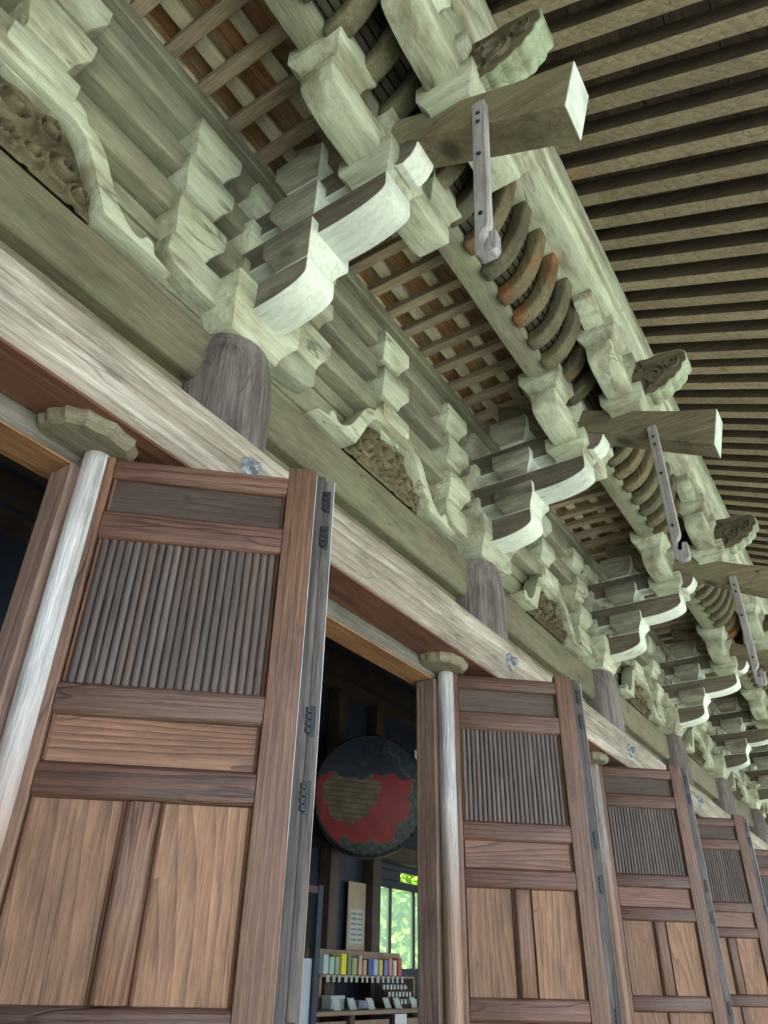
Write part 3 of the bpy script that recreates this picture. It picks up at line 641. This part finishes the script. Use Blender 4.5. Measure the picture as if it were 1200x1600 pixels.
# book shelf
sh = empty('book_shelf', (4.3, 2.93, FZ)); tag(sh, 'low brown shelf of books standing against the dark wall behind the counter', 'shelf')
obj('shelf_board', MB().box(3.70, 4.66, 2.80, 2.925, -.005, .008).mesh('shelf_board', 'counter', .002), sh)
obj('back_board', MB().box(3.70, 4.66, 2.905, 2.92, .009, .13).mesh('back_board', 'counter', .002), sh)
for x in (3.70, 4.66): obj('side_board', MB().box(x-.01, x+.01, 2.80, 2.9, FZ, -.006).mesh('side_board', 'counter'), sh)
bc = [('pale blue', (.45, .6, .6)), ('pale green', (.4, .6, .45)), ('grey green', (.3, .42, .36)), ('bright yellow', (.8, .75, .05)), ('dark green', (.16, .25, .12)), ('olive green', (.35, .42, .2)),
      ('tan', (.55, .42, .28)), ('orange brown', (.6, .38, .22)), ('navy blue', (.08, .12, .35)), ('light blue', (.4, .5, .7)), ('golden yellow', (.75, .6, .12)), ('violet blue', (.2, .2, .5)), ('pink brown', (.5, .32, .25)), ('cream', (.7, .65, .5)), ('dull red', (.45, .12, .08))]
x = 3.74
for i, (nm, c_) in enumerate(bc):
    m = plain('book_cover_'+nm.replace(' ', '_'), c_, .5, .05)
    wd = random.uniform(.03, .046); hh = random.uniform(.075, .1)
    b = empty('book', (x, 2.85, .009)); pl = 'near the left end of' if i < 5 else ('in the middle of' if i < 10 else 'near the right end of')
    tag(b, '%s book standing %s the low shelf inside the hall' % (nm, pl), 'book', 'books on the shelf')
    obj('cover', MB().box(0, wd, -.035, .03, 0, hh).mesh('cover', m, .002), b, (x, 2.85, .009))
    obj('price_card', MB().box(wd*.2, wd*.8, -.052, -.050, -.035, -.004).mesh('price_card', 'white'), b, (x, 2.85, .009))
    x += wd+random.uniform(.012, .022)
# cards and leaflets lying on the counter
cards = [(3.62, 'far left end'), (3.80, 'left part'), (3.93, 'left of the middle'), (4.14, 'middle'), (4.20, 'middle right'), (4.42, 'right of the middle'), (4.60, 'right part'), (4.78, 'far right end')]
for i, (x, wr) in enumerate(cards):
    itag('price_card', MB().prism([(0, 0), (.004, 0), (.028, .05), (.024, .05)], 'x', -.03, .03).mesh('price_card', 'white'), (x, 2.62+.03*(i % 2), -.1445), 'small white card leaning on the %s of the counter' % wr, 'card', 'white cards on the counter')
rk = empty('charm_rack', (4.42, 2.74, -.144)); tag(rk, 'small stepped rack with rows of white charms on the counter', 'rack')
obj('rack_board', MB().prism([(2.66, -.1445), (2.80, -.1445), (2.80, -.03), (2.78, -.03)], 'x', 4.22, 4.50).mesh('rack_board', 'inwood', .001), rk)
ch = MB().box(-.009, .009, -.006, 0, -.012, .012).mesh('charm', 'white')
for r in range(3):
    for c_ in range(7): obj('charm', ch, rk, (4.245+c_*.038, 2.683+r*.037, -.115+r*.034))
for i, (x, y, wd, hh, dp_, cc, nm) in enumerate([(4.62, 2.70, .16, .05, .1, (.22, .15, .12), 'low brown box lying at the right part of the counter'), (4.85, 2.68, .10, .09, .05, (.6, .66, .68), 'pale blue card box standing near the right end of the counter'),
        (3.74, 2.74, .12, .06, .06, (.5, .56, .6), 'pale grey box on the left part of the counter'), (4.02, 2.76, .14, .035, .08, (.35, .4, .5), 'flat slate blue box on the middle of the counter'), (4.68, 2.86, .07, .10, .03, (.66, .7, .7), 'white card standing on the back edge of the counter'), (5.02, 2.84, .09, .17, .04, (.62, .68, .7), 'tall pale box at the far right end of the counter')]):
    b = empty('box', (x, y, -.1445)); tag(b, nm, 'box')
    m = plain('box_card_%d' % i, cc, .6, .1)
    obj('tray', MB().box(-wd/2, wd/2, -dp_/2, dp_/2, 0, hh*.7).mesh('tray', m, .002), b, (x, y, -.1445)); obj('lid', MB().box(-wd/2-.002, wd/2+.002, -dp_/2-.002, dp_/2+.002, hh*.7+.0005, hh).mesh('lid', m, .002), b, (x, y, -.1445))
nt_ = plain('notice_paper', (.75, .77, .78), .7, .04)
itag('notice', MB().box(-.06, .06, 0, .004, -.28, 0).mesh('notice', nt_), (4.17, 2.59, -.168), 'white paper notice hanging on the counter front', 'notice')
gcs = empty('glass_case', (2.61, 2.2, FZ)); tag(gcs, 'tall narrow display case with dark post just inside the left edge of the doorway', 'display case')
obj('corner_post', MB().box(2.835, 2.868, 2.18, 2.215, FZ, .335).mesh('corner_post', 'inwall', .002), gcs)
obj('corner_post', MB().box(2.35, 2.385, 2.18, 2.215, FZ, .335).mesh('corner_post', 'inwall', .002), gcs)
obj('top_rail', MB().box(2.386, 2.834, 2.185, 2.21, .30, .33).mesh('top_rail', 'inwood', .002), gcs)
obj('pale_panel', MB().box(2.386, 2.834, 2.195, 2.2, FZ+.05, .06).mesh('pale_panel', plain('pale_blue_panel', (.38, .44, .50), .3, .1)), gcs)
obj('pane', MB().box(2.386, 2.834, 2.195, 2.2, .062, .298).mesh('pane', 'glass'), gcs)
# calendar hanging on the post
cal = empty('wall_calendar', (4.27, 2.985, .12)); tag(cal, 'tall narrow calendar hanging on the dark wall beside the window', 'calendar')
obj('backing', MB().box(-.095, .095, 0, .006, 0, .385).mesh('backing', plain('calendar_card', (.42, .36, .26), .7, .08)), cal, (4.27, 2.98, .12))
obj('date_sheet', MB().box(-.075, .075, -.003, -.0005, .05, .235).mesh('date_sheet', plain('calendar_sheet', (.5, .52, .5), .7, .05)), cal, (4.27, 2.98, .12))
dm = plain('calendar_marks', (.2, .22, .25), .7, .1)
for r in range(6):
    for c_ in range(2): obj('printed_row', MB().box(-.06+c_*.07, -.005+c_*.065, -.005, -.0035, .065+r*.028, .075+r*.028).mesh('printed_row', dm), cal, (4.27, 2.98, .12))
# great drum
dr = empty('great_drum', (3.72, 2.5, .5)); tag(dr, 'great round drum with red and gold painted head hanging inside the dark hall', 'drum')
C0 = Vector((3.62, 2.46, .875)); Nn = Vector((-.80, -.585, -.13)).normalized(); U = Nn.cross(Vector((0, 0, 1))).normalized(); V = U.cross(Nn).normalized()*1
if V.z < 0: V = -V
if U.x < 0: U = -U
def dp(a, b, c): q = C0+U*a+V*b+Nn*c; return (q.x, q.y, q.z)
R0 = .315
red = plain('red_drum_paint', (.27, .022, .032), .5, .2, 8); gold = plain('dull_gold_paint', (.15, .115, .075), .55, .35, 10, bump=.5); teal = plain('blue_black_cloud_paint', (.035, .055, .075), .5, .5, 20); dbl = plain('dark_drum_body', (.03, .03, .04), .45, .3)
def disc(rf, c, k=64): return [dp(rf(i*math.tau/k)*math.cos(i*math.tau/k), rf(i*math.tau/k)*math.sin(i*math.tau/k), c) for i in range(k)]
obj('barrel', MB().loft([disc(lambda a: R0*q, c) for q, c in ((1.0, 0), (1.035, -.02), (1.07, -.2), (1.07, -.4), (1.0, -.6))]).mesh('barrel', dbl), dr, (0, 0, 0))
def dome(r): return .006+.035*(1-r*r)
NR, NA = 72, 260
hv = [dp(R0*.965*(j/NR)*math.cos(i*math.tau/NA), R0*.965*(j/NR)*math.sin(i*math.tau/NA), dome(j/NR)) for j in range(1, NR+1) for i in range(NA)]
hf = [(j*NA+i, j*NA+(i+1) % NA, (j+1)*NA+(i+1) % NA, (j+1)*NA+i) for j in range(NR-1) for i in range(NA)]+[tuple(range(NA))]
def paint(u, v):
    r = math.hypot(u, v); a = math.atan2(v, u)
    if -2.15 < a < 1.3:
        edge = .66+(.06 if a < -.9 else -.03*math.cos(a+.3))+.10*abs(math.sin(a*4.3+.4))+.05*abs(math.sin(a*11+1))+.03*abs(math.sin(a*23))
        if r > edge+.025: return 3 if (math.sin(a*26)*math.sin(r*46) > .45 and v < .4) else 2
        if r > edge: return 3
    if v > .30+.05*math.sin(u*6)+.03*math.sin(u*17+1): return 4  # upper head: reflection painted in as dark blue
    uu, vv = (u+.38)/.50, (v+.02)/.44; q = math.hypot(uu, vv); b = math.atan2(vv, uu)
    if q < 1+.10*math.sin(b*3+.5)+.10*abs(math.sin(b*5)) - .25*max(0, vv)*max(0, -uu): return 1 if math.sin(v*70+u*6) > -.75 else 5
    return 0
hm = MB(); hm.v = hv; hm.f = hf; hme = hm.mesh('drum_head', red, 0, 1, 60)
for m_ in (gold, teal, plain('faded_gold_line', (.12, .105, .06), .6, .3), plain('blue_reflection_drum_paint', (.022, .032, .06), .5, .4, 12), plain('brown_gold_line', (.09, .065, .045), .6, .3)): hme.materials.append(m_)
for p in hme.polygons:
    c_ = p.center/S-C0; p.material_index = paint(c_.dot(U)/(R0*.965), c_.dot(V)/(R0*.965))
obj('drum_head', hme, dr)
for i in range(44):
    a = i*math.tau/44; c_ = dp(R0*.995*math.cos(a), R0*.995*math.sin(a), .004)
    m = MB(); m.loft([[(c_[0]+U.x*r*math.cos(b)+V.x*r*math.sin(b)+Nn.x*h, c_[1]+U.y*r*math.cos(b)+V.y*r*math.sin(b)+Nn.y*h, c_[2]+U.z*r*math.cos(b)+V.z*r*math.sin(b)+Nn.z*h) for b in [j*math.tau/8 for j in range(8)]] for r, h in ((.008, 0), (.007, .005), (.003, .008))])
    obj('stud', m.mesh('stud', 'iron'), dr)
# paper lantern strips hanging high in the dark
for p, lab in (((3.86, 2.30, 1.15), 'small cream paper tag hanging in front of the drum top'),):
    itag('paper_tag', MB().box(-.018, .018, 0, .003, -.1, 0).mesh('paper_tag', nt_), p, lab, 'paper tag')

# foliage outside the back window
def leaf_mat(n, c):
    m = bpy.data.materials.new(n); m.use_nodes = True; t = m.node_tree; b = t.nodes['Principled BSDF']
    g_ = nn(t, 'ShaderNodeNewGeometry'); r = ramp(t, [(0, [q*.6 for q in c]), (1, [q*1.5 for q in c])]); t.links.new(g_.outputs['Random Per Island'], r.inputs[0]); t.links.new(r.outputs[0], b.inputs['Base Color'])
    tr = nn(t, 'ShaderNodeBsdfTranslucent'); t.links.new(r.outputs[0], tr.inputs[0]); mx = nn(t, 'ShaderNodeMixShader'); mx.inputs[0].default_value = .4
    t.links.new(b.outputs[0], mx.inputs[1]); t.links.new(tr.outputs[0], mx.inputs[2]); t.links.new(mx.outputs[0], t.nodes['Material Output'].inputs[0]); return m
lm_ = leaf_mat('fresh_green_leaf', (.30, .50, .06))
def shrub(x, y, label, seed, H=3.2):
    rnd = random.Random(seed); m = MB()
    for i in range(5200):
        a = rnd.random()*math.tau; r = 1.7*rnd.random()**.4; z = rnd.random()
        px_, py_, pz_ = x+r*math.cos(a)*(1-.4*z), y+r*math.sin(a)*.7*(1-.4*z), GZ+.15+z*H
        u = Vector((rnd.gauss(0, 1), rnd.gauss(0, 1), rnd.gauss(0, 1))).normalized(); v_ = u.orthogonal().normalized(); s = rnd.uniform(.06, .12)
        n_ = len(m.v); c_ = Vector((px_, py_, pz_))
        m.v += [tuple(c_-u*s), tuple(c_+v_*s*.5), tuple(c_+u*s), tuple(c_-v_*s*.5)]; m.f.append((n_, n_+1, n_+2, n_+3))
    e = empty('shrub', (x, y, GZ)); tag(e, label, 'shrub', 'green shrubs behind the hall')
    obj('crown', m.mesh('crown', lm_), e)
    obj('trunk', MB().cyl(x, y, .06, GZ, GZ+1.6, 10, .02).mesh('trunk', 'inwood'), e)
shrub(9.9, 6.7, 'bright green shrub seen through the left panes of the back window', 1); shrub(12.4, 6.9, 'bright green shrub seen through the right panes of the back window', 2)

# ------------------------------------------------------------------ hook bars hanging from the tail rafters
hp = [(.373, 1.735), (.341, 1.735), (.341, 1.285), (.345, 1.272), (.357, 1.258), (.361, 1.243), (.359, 1.228), (.352, 1.220), (.346, 1.223), (.344, 1.235), (.342, 1.247), (.328, 1.247), (.326, 1.241), (.326, 1.196), (.333, 1.184), (.365, 1.184), (.373, 1.196)]
hk = MB().prism([(a, b-1.735) for a, b in hp], 'x', -.012, .012).mesh('hook_bar', 'hook_z', .002, 1)
pin = MB().loft([[(q-.003, .357+.005*math.cos(a), -.05+.005*math.sin(a)) for a in [j*math.tau/10 for j in range(10)]] for q in (-.0125, -.0085)]).mesh('nail', 'iron')
hlab = ['grey wooden hook bar hanging from the nearest white-tipped tail rafter', 'grey wooden hook bar hanging from the second white-tipped tail rafter',
        'grey wooden hook bar hanging from the third tail rafter at the right edge', 'grey wooden hook bar hanging from the fourth tail rafter', 'grey wooden hook bar hanging from the fifth tail rafter', 'grey wooden hook bar hanging from the last tail rafter at the far end']
far = {5: 'sixth tail rafter, far down the eave', 6: 'seventh tail rafter, far down the eave', 7: 'eighth tail rafter, second from the far end', 8: 'last tail rafter at the far end'}
for i, x in enumerate(CX[2:]):
    lab = hlab[i] if i < 5 else 'grey wooden hook bar hanging from the '+far[i]
    h = tag(obj('hanging_hook', hk, None, (x-.060, 0, 1.70)), lab, 'hook', 'hook bars hanging from the tail rafters')
    if i == 0: h.rotation_euler.x = .035; h.scale.z = .95
    for dz in (0, -.035, -.16, -.37): obj('nail', pin, h, (0, 0, dz), local=True)
